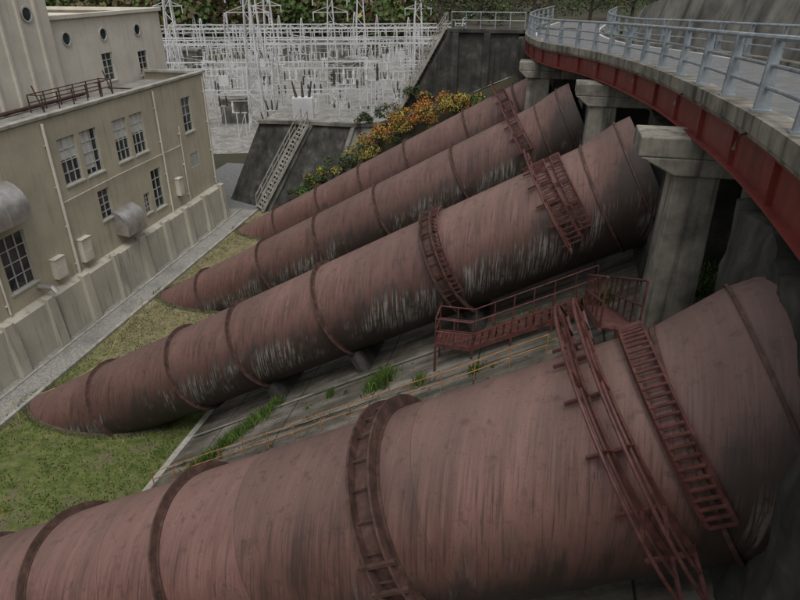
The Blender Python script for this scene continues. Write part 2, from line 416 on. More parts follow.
for o in (.16,2.4,4.2):
    strip(mb,o-.012,o+.012,-.89,-.341); strip(mb,o-.11,o+.11,-.34,-.302); strip(mb,o-.12,o+.12,-.93,-.89)
for i in range(int(TL/2.4)):
    p,d,nr=EC(i*2.4+.4)
    a=p+nr*.07; b=p+nr*.147
    mb.hexa([a-d*.01+Vector((0,0,-.889)),b-d*.01+Vector((0,0,-.889)),b+d*.01+Vector((0,0,-.889)),a+d*.01+Vector((0,0,-.889)),
             a-d*.01+Vector((0,0,-.342)),b-d*.01+Vector((0,0,-.342)),b+d*.01+Vector((0,0,-.342)),a+d*.01+Vector((0,0,-.342))])
    if i%2==0:
        mb.beam(p+nr*.2+Vector((0,0,-.6)),p+nr*4.1+Vector((0,0,-.6)),.12,.3)
mb.obj('girders','girder',BR)
mb=MB()
for i in range(int(TL/5)):
    p,d,nr=EC(i*5+1.3); mb.tube([p+nr*.3+Vector((0,0,-.2)),p-nr*.06+Vector((0,0,-.27)),p-nr*.09+Vector((0,0,-.5))],.035,8)
mb.obj('drain_spouts','ring',BR)
def railing(off,name,h=.95,sp=2.0,ph=0.6):
    mb=MB()
    for hh,r in ((h,.042),(h*.64,.028),(h*.34,.028)):
        pts=[]
        for s_ in SS:
            p,d,nr=EC(s_); q=p+nr*off; pts.append((q.x,q.y,p.z+hh))
        mb.tube(pts,r,8)
    s_=ph
    while s_<TL:
        p,d,nr=EC(s_); q=p+nr*off; z=p.z
        a=[q-nr*.10-d*.045,q+nr*.10-d*.045,q+nr*.10+d*.045,q-nr*.10+d*.045]
        b=[q-nr*.055-d*.04,q+nr*.055-d*.04,q+nr*.055+d*.04,q-nr*.055+d*.04]
        mb.hexa([(v.x,v.y,z-.002) for v in a]+[(v.x,v.y,z+h-.02) for v in b])
        c=[q-nr*.13-d*.09,q+nr*.13-d*.09,q+nr*.13+d*.09,q-nr*.13+d*.09]
        mb.hexa([(v.x,v.y,z+.002) for v in c]+[(v.x,v.y,z+.03) for v in c])
        s_+=sp
    return mb.obj(name,'rail',BR,True)
railing(.2,'guard_rail'); railing(W+.27,'guard_rail_outer')
def pier(px,py,wx,wy,ztop,capx0,capx1):
    mb=MB(); zb=SZ(px,py)-.9
    mb.hexa([(px-wx/2-.08,py-wy/2-.08,zb),(px+wx/2+.08,py-wy/2-.08,zb),(px+wx/2+.08,py+wy/2+.08,zb),(px-wx/2-.08,py+wy/2+.08,zb),
             (px-wx/2,py-wy/2,ztop-.75),(px+wx/2,py-wy/2,ztop-.75),(px+wx/2,py+wy/2,ztop-.75),(px-wx/2,py+wy/2,ztop-.75)])
    mb.hexa([(px-wx/2-.05,py-wy/2-.1,ztop-.749),(capx1,py-wy/2-.1,ztop-.749),(capx1,py+wy/2+.1,ztop-.749),(px-wx/2-.05,py+wy/2+.1,ztop-.749),
             (capx0,py-wy/2-.1,ztop-.4),(capx1,py-wy/2-.1,ztop-.4),(capx1,py+wy/2+.1,ztop-.4),(capx0,py+wy/2+.1,ztop-.4)])
    mb.box(capx0,capx1,py-wy/2-.102,py+wy/2+.102,ztop-.399,ztop)
    return mb.obj('bridge_pier','conc',BR,bevel=.03)
pier(3.05,13.6,.85,.95,13.24,1.85,7); pier(1.9,24.3,.95,1.0,12.68,.9,6); pier(-.6,33.6,1.1,1.0,12.32,-1.6,4)
mb=MB(); vs=[]
for s_ in SS:
    p,d,nr=EC(s_)
    if p.y<8 : continue
    q=p+nr*(2.0 if p.y<22 else 3.0); vs.append((q.x,q.y,SZ(q.x,q.y)-.5)); vs.append((q.x,q.y,p.z-.37))
mb.add(vs,[(2*i,2*i+2,2*i+3,2*i+1) for i in range(len(vs)//2-1)])
for s_ in SS:
    p,d,nr=EC(s_)
    if 10<p.y<24 and int(s_*2)%5==0: mb.beam(p+nr*1.95+Vector((0,0,-1.8)),p+nr*1.95+d*1.3+Vector((0,0,-1.8)),.12,.25)
mb.obj('abutment_wall','conc_w')
def rough_block(name,x0,x1,y0,y1,z0f,z1,mat='conc_d',amp=.08,n=14,zs=0):
    bm=bmesh.new(); bmesh.ops.create_cube(bm,size=1)
    bmesh.ops.subdivide_edges(bm,edges=bm.edges[:],cuts=n,use_grid_fill=True)
    for v in bm.verts:
        x=x0+(x1-x0)*(v.co.x+.5); y=y0+(y1-y0)*(v.co.y+.5); t=v.co.z+.5
        z=z0f+(z1-z0f+zs*(v.co.x+.5))*t
        nn=Vector((x*1.3,y*1.3,z*1.3))
        v.co=Vector((x,y,z))+noise.noise_vector(nn)*amp+noise.noise_vector(nn*3)*amp*.4
    me=bpy.data.meshes.new(name); bm.to_mesh(me); bm.free(); me.materials.append(M[mat])
    for p in me.polygons: p.use_smooth=True
    try: me.set_sharp_from_angle(angle=math.radians(40))
    except Exception: pass
    o=bpy.data.objects.new(name,me); sc.collection.objects.link(o); return o
rough_block('anchor_block',2.9,6,15.6,19.7,7,12.6)
rough_block('anchor_block',1.5,5,25.9,30.1,6,12.3)
rough_block('anchor_block',.1,4,36.3,40.5,5,11.9)
rough_block('anchor_block',2.85,8,4.8,9.8,7,13.1,n=28,amp=.16,zs=.3)

# ------------------------------------------------------------ ground, yard
def sheet(name,pts,z,mat):
    mb=MB(); mb.add([(x,y,z) for x,y in pts],[tuple(range(len(pts)))]); return mb.obj(name,mat)
sheet('ground',[(-1500,-1500),(1500,-1500),(1500,1500),(-1500,1500)],-.02,'terrain')
w=Vector((-.0366,.9989,0)).normalized(); o_=Vector((w.y,-w.x,0)); B0=Vector((-23.3,40.75,0))
def WP(a,off,z=0): p=B0-w*a+o_*off; return (p.x,p.y,z)
def q4(a0,a1,o0,o1): return [WP(a0,o0)[:2],WP(a0,o1)[:2],WP(a1,o1)[:2],WP(a1,o0)[:2]][::-1]
sheet('yard_grass',[WP(-1.5,-.3)[:2],WP(48,-.3)[:2],(TOE+1,-10),(TOE+1,42.3)],-.004,'grass')
sheet('gravel_path',q4(-1.5,48,-.2,2.2),.004,'gravel')
sheet('asphalt_path',q4(-14,-1.5,-6,5.5),.004,'asphalt')
mb=MB()
for i in range(40):
    a=-1.5+i*1.2
    p=[WP(a,2.2),WP(a,2.38),WP(a+1.17,2.38),WP(a+1.17,2.2)]
    mb.hexa([(x,y,-.1) for x,y,_ in p][::-1]+[(x,y,.13) for x,y,_ in p][::-1])
    p=[WP(a,.85),WP(a,1.0),WP(a+1.17,1.0),WP(a+1.17,.85)]
    mb.hexa([(x,y,-.1) for x,y,_ in p][::-1]+[(x,y,.06) for x,y,_ in p][::-1])
mb.obj('path_kerb','conc_l',bevel=.01)
def leaves(mb,c,r,n,size,mis,flat=1.0):
    c=Vector(c)
    for _ in range(n):
        while True:
            p=Vector((U(-1,1),U(-1,1),U(-1,1)))
            if p.length<1: break
        p=Vector((p.x*r,p.y*r,p.z*r*flat))+c
        a=Vector((U(-1,1),U(-1,1),U(-1,1))).normalized(); b=a.orthogonal().normalized()
        s_=size*U(.6,1.4); b=b*s_*.45; a=a*s_
        mb.add([p-a*.5,p+b,p+a*.5,p-b],[(0,1,2,3)],random.choice(mis))
mb=MB()
for _ in range(36000):
    y=U(0,41); x=U(-20.6,TOE-.1)
    rel=Vector((x,y,0))-B0; off=rel.dot(o_)
    if off<2.42: continue
    nn=noise.noise((x*.35,y*.35,4))+.6*noise.noise((x*1.1,y*1.1,9))
    if R()<.45-nn: continue
    mi=random.choice([0,0,1,2,0]) if y+8*nn<21 else random.choice([3,3,0,0])
    h=U(.04,.12); a=U(0,6.28); dx,dy=math.cos(a)*.03,math.sin(a)*.03; lx,ly=U(-.05,.05),U(-.05,.05)
    mb.add([(x-dx,y-dy,-.01),(x+dx,y+dy,-.01),(x+lx,y+ly,h)],[(0,1,2)],mi)
for kk,(n,z0,xa,xb) in PIPES.items():
    xc=-z0/SL
    for _ in range(1400):
        t=U(0,6.28); ro=U(1.0,1.14); x=xc+math.cos(t)*RAD/math.sin(math.atan(SL))*ro; y=n+math.sin(t)*RAD*ro*1.05
        h=U(.06,.2); dx,dy=U(-.02,.02),U(-.02,.02)
        mb.add([(x-dx,y-dy,-.01),(x+dx,y+dy,-.01),(x+U(-.06,.06),y+U(-.06,.06),h)],[(0,1,2)],random.choice([0,1,2,3]))
for _ in range(3000):
    x=TOE-.15-abs(random.gauss(0,.12)); y=U(2,41); h=U(.06,.22)
    mb.add([(x-.015,y-.01,-.01),(x+.015,y+.01,-.01),(x+U(-.08,.08),y+U(-.08,.08),h)],[(0,1,2)],random.choice([0,1,2,3]))
mb.obj('yard_grass_tufts',['lmoss','lw','lg','ldry'])
mb=MB()
for _ in range(1500):
    y=U(2,40); x=U(-20.6,TOE-.2); a=U(0,6.28); s_=U(.03,.06); c_,d_=math.cos(a)*s_,math.sin(a)*s_
    mb.add([(x-c_,y-d_,.03),(x+d_*.6,y-c_*.6,.04),(x+c_,y+d_,.05),(x-d_*.6,y+c_*.6,.03)],[(0,1,2,3)],random.choice([0,1,2,2]))
for _ in range(900):
    y=U(8,36); x=U(-11.5,3); a=U(0,6.28); s_=U(.03,.05); c_,d_=math.cos(a)*s_,math.sin(a)*s_; z=SZ(x,y)+.035
    mb.add([(x-c_,y-d_,z-.56*c_),(x+d_*.6,y-c_*.6,z+.01+.56*d_*.6),(x+c_,y+d_,z+.56*c_),(x-d_*.6,y+c_*.6,z-.56*d_*.6)],[(0,1,2,3)],random.choice([0,1,2,2]))
mb.obj('fallen_leaves',['lo','ly','lb'])

# ------------------------------------------------------------ powerhouse (local X along wall toward camera, Y inward)
bw=Matrix(((-w.x,-o_.x,0,B0.x),(-w.y,-o_.y,0,B0.y),(0,0,1,0),(0,0,0,1)))
PH=empty('powerhouse_building',bw)
def wall_with_holes(mb,a0,a1,z0,z1,holes,y=0.0,depth=.22,mi=0):
    xs=sorted({a0,a1,*[h[0] for h in holes],*[h[1] for h in holes]}); zs=sorted({z0,z1,*[h[2] for h in holes],*[h[3] for h in holes]})
    for i in range(len(xs)-1):
        for j in range(len(zs)-1):
            cx=(xs[i]+xs[i+1])/2; cz=(zs[j]+zs[j+1])/2
            if any(h[0]<cx<h[1] and h[2]<cz<h[3] for h in holes): continue
            mb.add([(xs[i],y,zs[j]),(xs[i+1],y,zs[j]),(xs[i+1],y,zs[j+1]),(xs[i],y,zs[j+1])],[(0,1,2,3)],mi)
    for h in holes:
        x0,x1,za,zb=h
        mb.add([(x0,y,za),(x1,y,za),(x1,y,zb),(x0,y,zb),(x0,y+depth,za),(x1,y+depth,za),(x1,y+depth,zb),(x0,y+depth,zb)],
               [(0,1,5,4),(1,2,6,5),(2,3,7,6),(3,0,4,7)],mi)
wins=[(14.0,15.35,6.85,9.1),(12.3,13.65,6.85,9.1),(9.6,10.9,6.85,9.1),(7.95,9.25,6.85,9.1),(2.2,3.4,6.85,9.05),
      (18.8,20.4,3.35,5.9),(12.3,13.3,4.3,5.9),(7.1,8.2,3.2,5.6),(8.7,9.3,3.3,4.5),(22.5,24,6.85,9.1),(24.2,25.7,6.85,9.1),(24.5,26,3.35,5.9),(28,29.5,6.85,9.1)]
louv=[(2.2,3.3,4.5,5.4)]
H=10.2
mb=MB()
wall_with_holes(mb,0,34,-.1,H,wins+louv)
mb.add([(0,0,-.1),(0,0,H),(0,12,H),(0,12,-.1)],[(0,1,2,3)]); mb.add([(34,0,-.1),(34,0,H),(34,12,H),(34,12,-.1)],[(3,2,1,0)])
mb.obj('walls','plaster',PH)
mb=MB(); mb.box(.25,33.75,.25,4.3,9.5,9.72); mb.obj('roof','gravel',PH)
mb=MB(); mb.box(-.08,34.08,-.10,.30,H+.001,H+.16); mb.box(-.08,.3,.302,4.3,H+.001,H+.16); mb.box(.02,34,.2,.28,9.5,H); mb.obj('parapet_coping','conc_l',PH,bevel=.02)
gl=MB(); fr=MB()
def window(x0,x1,z0,z1,y,nx=2,nz=4):
    gl.box(x0,x1,y+.14,y+.16,z0,z1)
    t=.05
    for x in [x0+(x1-x0)*i/nx for i in range(nx+1)]:
        tt=t if x not in (x0,x1) else t*1.3
        xa=min(max(x-tt/2,x0),x1-tt); fr.box(xa,xa+tt,y+.09,y+.135,z0,z1)
    for i in range(nz+1):
        z=z0+(z1-z0)*i/nz; za=min(max(z-.02,z0),z1-.04); fr.box(x0+.066,x1-.066,y+.095,y+.13,za,za+.04)
    fr.box(x0-.08,x1+.08,y-.07,y+.10,z0-.09,z0-.002)
for h in wins: window(*h,0,3 if h[1]-h[0]>1.25 else 2,4)
bl=MB()
for h in (wins[2],wins[3],wins[0]): bl.box(h[0]+.07,h[1]-.07,.131,.138,h[2]+1.2,h[3]-.05)
bl.box(wins[1][0]+.5,wins[1][1]-.07,.131,.138,wins[1][2]+.3,wins[1][3]-.05)
for h in louv:
    fr.box(h[0],h[1],.2,.22,h[2],h[3])
    for i in range(8):
        z=h[2]+.11*i; fr.hexa([(h[0],.02,z),(h[1],.02,z),(h[1],.15,z+.07),(h[0],.15,z+.07),(h[0],.02,z+.015),(h[1],.02,z+.015),(h[1],.15,z+.085),(h[0],.15,z+.085)])
mb=MB()
mb.hexa([(0,-.55,-.1),(34,-.55,-.1),(34,-.002,-.1),(0,-.002,-.1),(0,-.45,2.35),(34,-.45,2.35),(34,-.002,2.5),(0,-.002,2.5)])
for i in range(13):
    a=.15+i*2.65; mb.hexa([(a,-.80,-.1),(a+.6,-.80,-.1),(a+.6,-.50,-.1),(a,-.50,-.1),(a+.04,-.62,2.55),(a+.56,-.62,2.55),(a+.56,-.3,2.6),(a+.04,-.3,2.6)])
mb.obj('plinth','plinth',PH,bevel=.02)
mb=MB()
for a,z0,z1,r in ((16.1,1,10,.075),(6.6,1,10,.06),(4.3,2.6,7.5,.035),(20.9,2.6,9.5,.045),(0.35,2.6,10,.05)):
    mb.tube([(a,-.09,z0),(a,-.09,z1)],r,8)
    for z in (3,5,7,9): 
        if z<z1: mb.box(a-.09,a+.09,-.1,-.002,z,z+.05)
mb.tube([(16.1,-.09,6.2),(11.5,-.09,6.3),(4.3,-.09,6.3)],.022,6)
mb.obj('conduits','plaster2',PH)
mb=MB()
for a0,a1,z0,z1 in ((15.0,15.7,2.9,4.1),(5.2,5.7,3.3,4.4),(17.1,17.8,2.9,3.9)):
    mb.box(a0,a1,-.3,-.002,z0,z1); mb.box(a0-.03,a1+.03,-.34,-.001,z1+.001,z1+.04)
    for i in range(5): mb.box(a0+.08,a1-.08,-.312,-.301,z0+.1+i*.1,z0+.14+i*.1)
mb.obj('wall_cabinets','plaster2',PH)
def hood(a0,a1,z0,z1,p):
    mb=MB(); prof=[(-.002,z0+.1)]
    for i in range(9):
        t=i/8*math.pi/2; prof.append((-p*(.999 if i==0 else math.cos(t)), z0+.25*(z1-z0)+.75*(z1-z0)*math.sin(t)))
    prof.insert(1,(-p*.97,z0))
    prof[-1]=(-.002,z1)
    vs=[(a0,y,z) for y,z in prof]+[(a1,y,z) for y,z in prof]; n=len(prof)
    fs=[(i,i+1,n+i+1,n+i) for i in range(n-1)]+[tuple(range(n-1,-1,-1)),tuple(range(n,2*n))]
    mb.add(vs,fs)
    for a in (a0,(a0+a1)/2,a1): 
        for i in range(1,n-1): mb.beam((a,prof[i][0],prof[i][1]),(a,prof[i+1][0],prof[i+1][1]),.05)
    return mb.obj('ventilation_hood','steel',PH,True)
hood(10.7,12.5,3.1,4.5,.8); hood(19.1,21.5,6.6,8.2,1.0)
mb=MB(); mb.tube([(18.9,-.05,3.05),(18.9,-.8,3.05),(18.9,-.95,2.8)],.13,12); mb.tube([(24,-.05,3.3),(24,-.9,3.3)],.15,12); mb.obj('exhaust_pipe','steel',PH,True)
mb=MB(); Yb=4.5
w2=[(3.05,4.15,10.1,11.75),(-.95,.15,9.95,11.5)]
wall_with_holes(mb,-3.3,8.6,-.1,13.9,w2,Yb)
mb.add([(-3.3,Yb,-.1),(-3.3,Yb,13.9),(-3.3,16,13.9),(-3.3,16,-.1)],[(0,1,2,3)])
wall_with_holes(mb,8.6,34,9.4,19.5,[],Yb-.4)
mb.add([(8.6,Yb-.4,9.4),(8.6,Yb-.4,19.5),(8.6,16,19.5),(8.6,16,9.4)],[(0,1,2,3)])
mb.add([(8.6,Yb-.4,19.5),(34,Yb-.4,19.5),(34,16,19.5),(8.6,16,19.5)],[(0,1,2,3)])
mb.add([(-3.3,Yb,13.7),(8.6,Yb,13.7),(8.6,16,13.7),(-3.3,16,13.7)],[(0,1,2,3)])
for i in range(20):
    a=9.6+i*1.3
    if a<33.5: mb.box(a,a+.14,Yb-.55,Yb-.402,9.8,19.3)
mb.box(-3.45,8.598,Yb-.16,Yb+.4,13.901,14.1); mb.box(-3.45,-3.0,Yb+.401,16,13.901,14.1)
mb.obj('upper_block','plaster2',PH)
for h in w2: window(*h,Yb,2,4)
def disc(a,z,r,y):
    n=20; vs=[(a+r*math.cos(2*math.pi*i/n),y,z+r*math.sin(2*math.pi*i/n)) for i in range(n)]; gl.add(vs,[tuple(range(n))])
    for i in range(n):
        t0,t1=2*math.pi*i/n,2*math.pi*(i+1)/n
        fr.beam((a+r*math.cos(t0),y-.02,z+r*math.sin(t0)),(a+r*math.cos(t1),y-.02,z+r*math.sin(t1)),.07)
for a in (7.1,3.6,-.2): disc(a,12.85,.36,Yb-.01)
for a in (10.27,): disc(a,14.3,.36,Yb-.42)
gl.obj('window_glass','glass',PH); fr.obj('window_frames','frame',PH); bl.obj('window_blinds','white',PH)
mb=MB()
for (xa,xb,y) in ((6.5,12.5,3.4),(6.5,12.5,2.6)):
    for hh in (.9,.5): mb.tube([(xa,y,9.72+hh),(xb,y,9.72+hh)],.03,6)
    for i in range(6): mb.beam((xa+(xb-xa)*i/5,y,9.72),(xa+(xb-xa)*i/5,y,10.62),.05)
for x in (6.5,12.5): mb.beam((x,2.6,10.62),(x,3.4,10.62),.05); mb.beam((x,2.6,9.72),(x,3.0,11.1),.05)
mb.tube([(7.5,3.8,9.9),(20,3.8,9.9)],.1,8); mb.tube([(5,.6,9.85),(5,3.9,9.85)],.05,8)
mb.beam((9.5,1.2,9.72),(9.5,1.2,11.0),.06); mb.beam((9.1,1.2,10.9),(9.9,1.2,10.9),.05)
mb.obj('roof_railing','ring',PH)

# ------------------------------------------------------------ far bank, retaining walls
bot=[(-24.4,44.3,-.1),(-20.3,42.6,-.1),(-15.5,42,-.1),(-12,41.6,.7),(-7,41.3,3.6),(-3,41.2,5.6),(4,41,9.5)]
top=[(-21.7,45.5,6),(-17.4,45.5,6.1),(-14,45.4,6.1),(-12,45.2,6.3),(-7.5,44.5,8),(-3,44,10),(4,43.8,12.7)]
def bankpt(i,f,t):
    a=Vector(bot[i]).lerp(Vector(top[i]),t); b=Vector(bot[i+1]).lerp(Vector(top[i+1]),t); return a.lerp(b,f)
mb=MB()
n=len(top)
for (i0,i1,mi) in ((0,2,0),(2,3,2),(3,6,1)):
    for i in range(i0,i1):
        for a in range(8):
            for b in range(6):
                def jp(f,t):
                    p=bankpt(i,f,t); g=(.25 if mi==1 else .04); return p+Vector((0,0,g*noise.noise(p*.7)))
                mb.add([jp(a/8,b/6),jp((a+1)/8,b/6),jp((a+1)/8,(b+1)/6),jp(a/8,(b+1)/6)],[(0,1,2,3)],mi)
back=[(x-(1 if i==0 else 0),y+7,z-.05) for i,(x,y,z) in enumerate(top)]
bt=[(-27,52,-.1)]+[(x,y,-.1) for x,y,z in back[1:]]
mb.add([tuple(Vector(t)+Vector((0,0,-.03))) for t in top]+back,[(i,i+1,n+i+1,n+i) for i in range(n-1)],3)
mb.add(back+bt,[(i,i+1,n+i+1,n+i) for i in range(n-1)],0)
mb.add([bot[0],top[0],back[0],bt[0]],[(0,1,2,3)],0)
mb.obj('retaining_bank',['conc_d','terrain','conc_m','yardgravel'])
mb=MB()
for i in (1,2,3):
    mb.beam(Vector(bot[i])+Vector((0,-.08,.05)),Vector(top[i])+Vector((0,-.08,.05)),.35,.2)
for i in (0,1,2,3): mb.beam(Vector(top[i])+Vector((0,-.05,.1)),Vector(top[i+1])+Vector((0,-.05,.1)),.4,.25)
mb.beam(bankpt(2,0,.5)+Vector((0,-.06,.05)),bankpt(2,1,.5)+Vector((0,-.06,.05)),.3,.15)
mb.obj('retaining_wall_coping','conc_m')
mb=MB(); mb.box(-6.7,-2.3,44.6,46.6,4,12.75); mb.box(-2.3,1.2,43.4,46.6,4,12.6); mb.box(-6.9,1.3,44.4,46.8,12.751,13.0)
for x in (-6.7,-4.6): mb.box(x,x+.45,44.3,44.598,4,12.75)
mb.hexa([(-11.4,46.0,5.5),(-6.702,44.7,5.5),(-6.702,46.6,5.5),(-11.4,46.6,5.5),(-7.4,46.0,12.9),(-6.702,44.7,12.9),(-6.702,46.6,12.9),(-7.4,46.6,12.9)])
mb.obj('retaining_wall','conc_d',bevel=.04)
def grid_terrain(name,pts_fn,nx,ny,mat):
    mb=MB()
    for j in range(ny+1):
        for i in range(nx+1): mb.v.append(pts_fn(i/nx,j/ny))
    for j in range(ny):
        for i in range(nx): a=j*(nx+1)+i; mb.f.append((a,a+1,a+nx+2,a+nx+1)); mb.mi.append(0)
    return mb.obj(name,mat)
def terr(u,v):
    y=46.6+v*60; xl=-6.8-v*4
    x=(xl-8)+(75)*u
    z=12.9 if x>xl else max(-.5,12.9-(xl-x)*1.5)
    z+= max(0,(x-8))*.25
    if u<=0: z=-.5
    return (x,y,z+.4*noise.noise((x*.2,y*.2,1))*(0 if v==0 else 1))
grid_terrain('upper_terrace_terrain',terr,60,20,'terrain')
mb=MB()
for hh in (1.0,.5): mb.tube([(-6.8,44.6,13.0+hh),(-2.0,44.6,13.0+hh)],.03,6)
for i in range(6): mb.beam((-6.8+i*.96,44.6,13.0),(-6.8+i*.96,44.6,14.0),.05)
mb.obj('wall_fence','rail')
def stair(name,p,q,wd,n,mat,rail=True,t=.05):
    mb=MB(); p=Vector(p);q=Vector(q); d=q-p; h=Vector((d.x,d.y,0)).normalized(); sd=Vector((-h.y,h.x,0))*wd/2
    for s_ in (-1,1):
        mb.beam(p+sd*s_,q+sd*s_,.12,.2)
        if rail:
            for hh in (.95,.5): mb.beam(p+sd*s_+Vector((0,0,hh)),q+sd*s_+Vector((0,0,hh)),t)
            for i in range(9): c=p.lerp(q,i/8)+sd*s_; mb.beam(c,c+Vector((0,0,.95)),t)
    for i in range(n):
        c=p.lerp(q,(i+.5)/n); mb.beam(c-sd,c+sd,.22,.05)
    return mb.obj(name,mat)
stair('outdoor_stair',(-20.9,42.3,.1),(-17.9,45.3,6.2),1.2,22,'conc_l',True,.06)
stair('outdoor_stair',(-11.2,45.7,6.2),(-7.3,45.7,13.0),1.0,26,'conc_l')
mb=MB(); vs=[]
S2=[s_ for s_ in SS if -3<EC(s_)[0].y<47]
def wh(y): return max(.3,min(4.0,(54-y)*.1))
for s_ in S2:
    p,d,nr=EC(s_); q=p+nr*(W+1.1); q2=p+nr*(W+2.0); hh=wh(p.y)
    vs+= [(q.x,q.y,p.z-1.2),(q2.x,q2.y,p.z+hh),(q2.x+.45*nr.x,q2.y+.45*nr.y,p.z+hh)]
mb.add(vs,[(3*i+j,3*i+3+j,3*i+4+j,3*i+1+j) for i in range(len(vs)//3-1) for j in (0,1)])
mb.obj('roadside_retaining_wall','conc_m')
def hs(u,v):
    s_=S2[0]+(S2[-1]-S2[0])*u; p,d,nr=EC(s_); hh=wh(p.y)
    q=p+nr*(W+2.2+v*60); return (q.x,q.y,p.z+hh-.05+v*38+ (1.2*noise.noise((q.x*.1,q.y*.1,3)) if v>0 else 0))
grid_terrain('hillside_terrain',hs,50,20,'terrain')

# ------------------------------------------------------------ switchyard
Po=Vector((-34,67.5,0)); pd=Vector((-.3077,.951,0)).normalized(); qd=Vector((pd.y,-pd.x,0))
def YP(q,p,z=0): v=Po+qd*q+pd*p; return Vector((v.x,v.y,z))
sheet('switchyard_ground',[YP(-60,-10)[:2],YP(45,-10)[:2],YP(90,120)[:2],YP(-90,120)[:2]],.004,'yardgravel')
def lattice_col(mb,base,h,w0,w1,t,n=7):
    c=[(-1,-1),(1,-1),(1,1),(-1,1)]
    def P_(k2,f): ww=w0+(w1-w0)*f; return base+qd*(c[k2][0]*ww/2)+pd*(c[k2][1]*ww/2)+Vector((0,0,h*f))
    for k2 in range(4): mb.beam(P_(k2,0),P_(k2,1),t)
    for i in range(n):
        for k2 in (0,1,3):
            a,b=(k2,(k2+1)%4) if i%2 else ((k2+1)%4,k2)
            mb.beam(P_(a,i/n),P_(b,(i+1)/n),t*.55)
def lattice_beam(mb,a,b,ww,t,n):
    d=(b-a); up=Vector((0,0,ww)); sd=Vector((-d.y,d.x,0)).normalized()*ww
    for off in (Vector((0,0,0)),up,sd,up+sd): mb.beam(a+off,b+off,t)
    for i in range(n):
        p,q=a.lerp(b,i/n),a.lerp(b,(i+1)/n)
        if i%2: mb.beam(p,q+up,t*.55); mb.beam(p+up,q+up+sd,t*.55)
        else: mb.beam(p+up,q,t*.55); mb.beam(p+up+sd,q+up,t*.55)
rows=[(2,-18,16,7.5),(13,-12,27,9.2),(27,-26,31,7.8),(42,-18,35,9),(60,-36,44,7.2),(78,-32,50,6.8)]
for ri,(p0,qa,qb,h) in enumerate(rows):
    mb=MB(); t=.085+.001*p0; n=max(3,int((qb-qa)/10)); prev=None
    for i in range(n+1):
        q=qa+(qb-qa)*i/n+U(-1,1); b=YP(q,p0+U(-.5,.5)); lattice_col(mb,b,h,1.1,.6,t,6)
        if i%2==ri%2: lattice_col(mb,b+Vector((0,0,h)),1.8,.5,.12,t*.8,2)
        tp=b+Vector((0,0,h-.8))
        if prev is not None:
            lattice_beam(mb,prev,tp,.7,t*.8,10)
            for kx in (.2,.5,.8): 
                c=prev.lerp(tp,kx); mb.tube([c,c-Vector((0,0,1.4))],.09,6)
            if R()<.4: lattice_beam(mb,prev-Vector((0,0,h*.38)),tp-Vector((0,0,h*.38)),.5,t*.7,8)
        prev=tp
    mb.obj('switchyard_gantry','galv')
mb=MB()
def equip(b,t):
    h=U(2.0,3.2)
    if R()<.8:
        for s_ in (-.45,.45): mb.beam(b+qd*s_,b+qd*s_+Vector((0,0,h)),.09*t)
        mb.beam(b-qd*.9+Vector((0,0,h)),b+qd*.9+Vector((0,0,h)),.11*t)
        mb.beam(b-qd*.45,b+qd*.45+Vector((0,0,h)),.05*t)
        for s_ in (-.8,0,.8):
            c=b+qd*s_+Vector((0,0,h)); mb.tube([c,c+Vector((0,0,.4)),c+Vector((0,0,.8)),c+Vector((0,0,1.2))],[.14,.09,.13,.06],5,1 if R()<.6 else 2)
        mb.beam(b-qd*1+Vector((0,0,h+1.25)),b+qd*1+Vector((0,0,h+1.25)),.06*t)
    elif R()<.6:
        z=Vector((0,0,1.6)); mb.hexa([b-qd*.8-pd*.6,b+qd*.8-pd*.6,b+qd*.8+pd*.6,b-qd*.8+pd*.6,b-qd*.8-pd*.6+z,b+qd*.8-pd*.6+z,b+qd*.8+pd*.6+z,b-qd*.8+pd*.6+z])
        for s_ in (-.5,0,.5): mb.tube([b+qd*s_+z,b+qd*s_*1.5+z+Vector((0,0,1.2))],[.13,.06],5,2)
for p0 in range(-4,92,7):
    wq=18+.30*max(0,p0)+6; q=-wq*.8+U(0,2)
    while q<wq*1.1:
        equip(YP(q,p0+U(-2,2)),1+.004*p0); q+=U(2.4,4.6)
for x,y in ((-19,48),(-16,49.5),(-13,48.5)): equip(Vector((x,y,6)),.8)
mb.obj('switchyard_equipment',['galv','white','bark'])
mb=MB()
for _ in range(34):
    q=U(-20,28); p0=U(-2,70); wq=1+.006*p0; z=U(4,8.2)
    a=YP(q*wq,p0,z); b=YP(q*wq+U(-1,1),p0+U(12,26),z+U(-1,.5))
    if R()<.6: b=YP(q*wq+U(10,18),p0,z)
    mb.tube([a.lerp(b,i/6)-Vector((0,0,.8*(1-(2*i/6-1)**2))) for i in range(7)],.025,4)
mb.obj('switchyard_cables','galv')
def pylon(b,h,w0=2.2,t=.15):
    mb=MB(); b=Vector(b); lattice_col(mb,b,h,w0,.35,t,12)
    for f in (.62,.74,.86):
        z=Vector((0,0,h*f))
        for s_ in (-1,1): mb.beam(b+z,b+z+qd*s_*2.4,t*.8); mb.beam(b+z+Vector((0,0,.8)),b+z+qd*s_*2.4,t*.5); mb.tube([b+z+qd*s_*2.3,b+z+qd*s_*2.3-Vector((0,0,1.1))],.08,5)
    mb.obj('transmission_tower','galv')
pylon((-63.6,103,0),19,2.4,.19); pylon((-33.5,70,0),17,1.9,.12); pylon((-30,88,0),16,1.8,.13); pylon((-48,108,0),19,2.2,.16); pylon((-24,118,0),18,2.2,.16); pylon((-60,128,0),20,2.4,.19); pylon((-8,135,0),20,2.4,.19); pylon((-41,140,0),20,2.4,.19)
mb=MB()
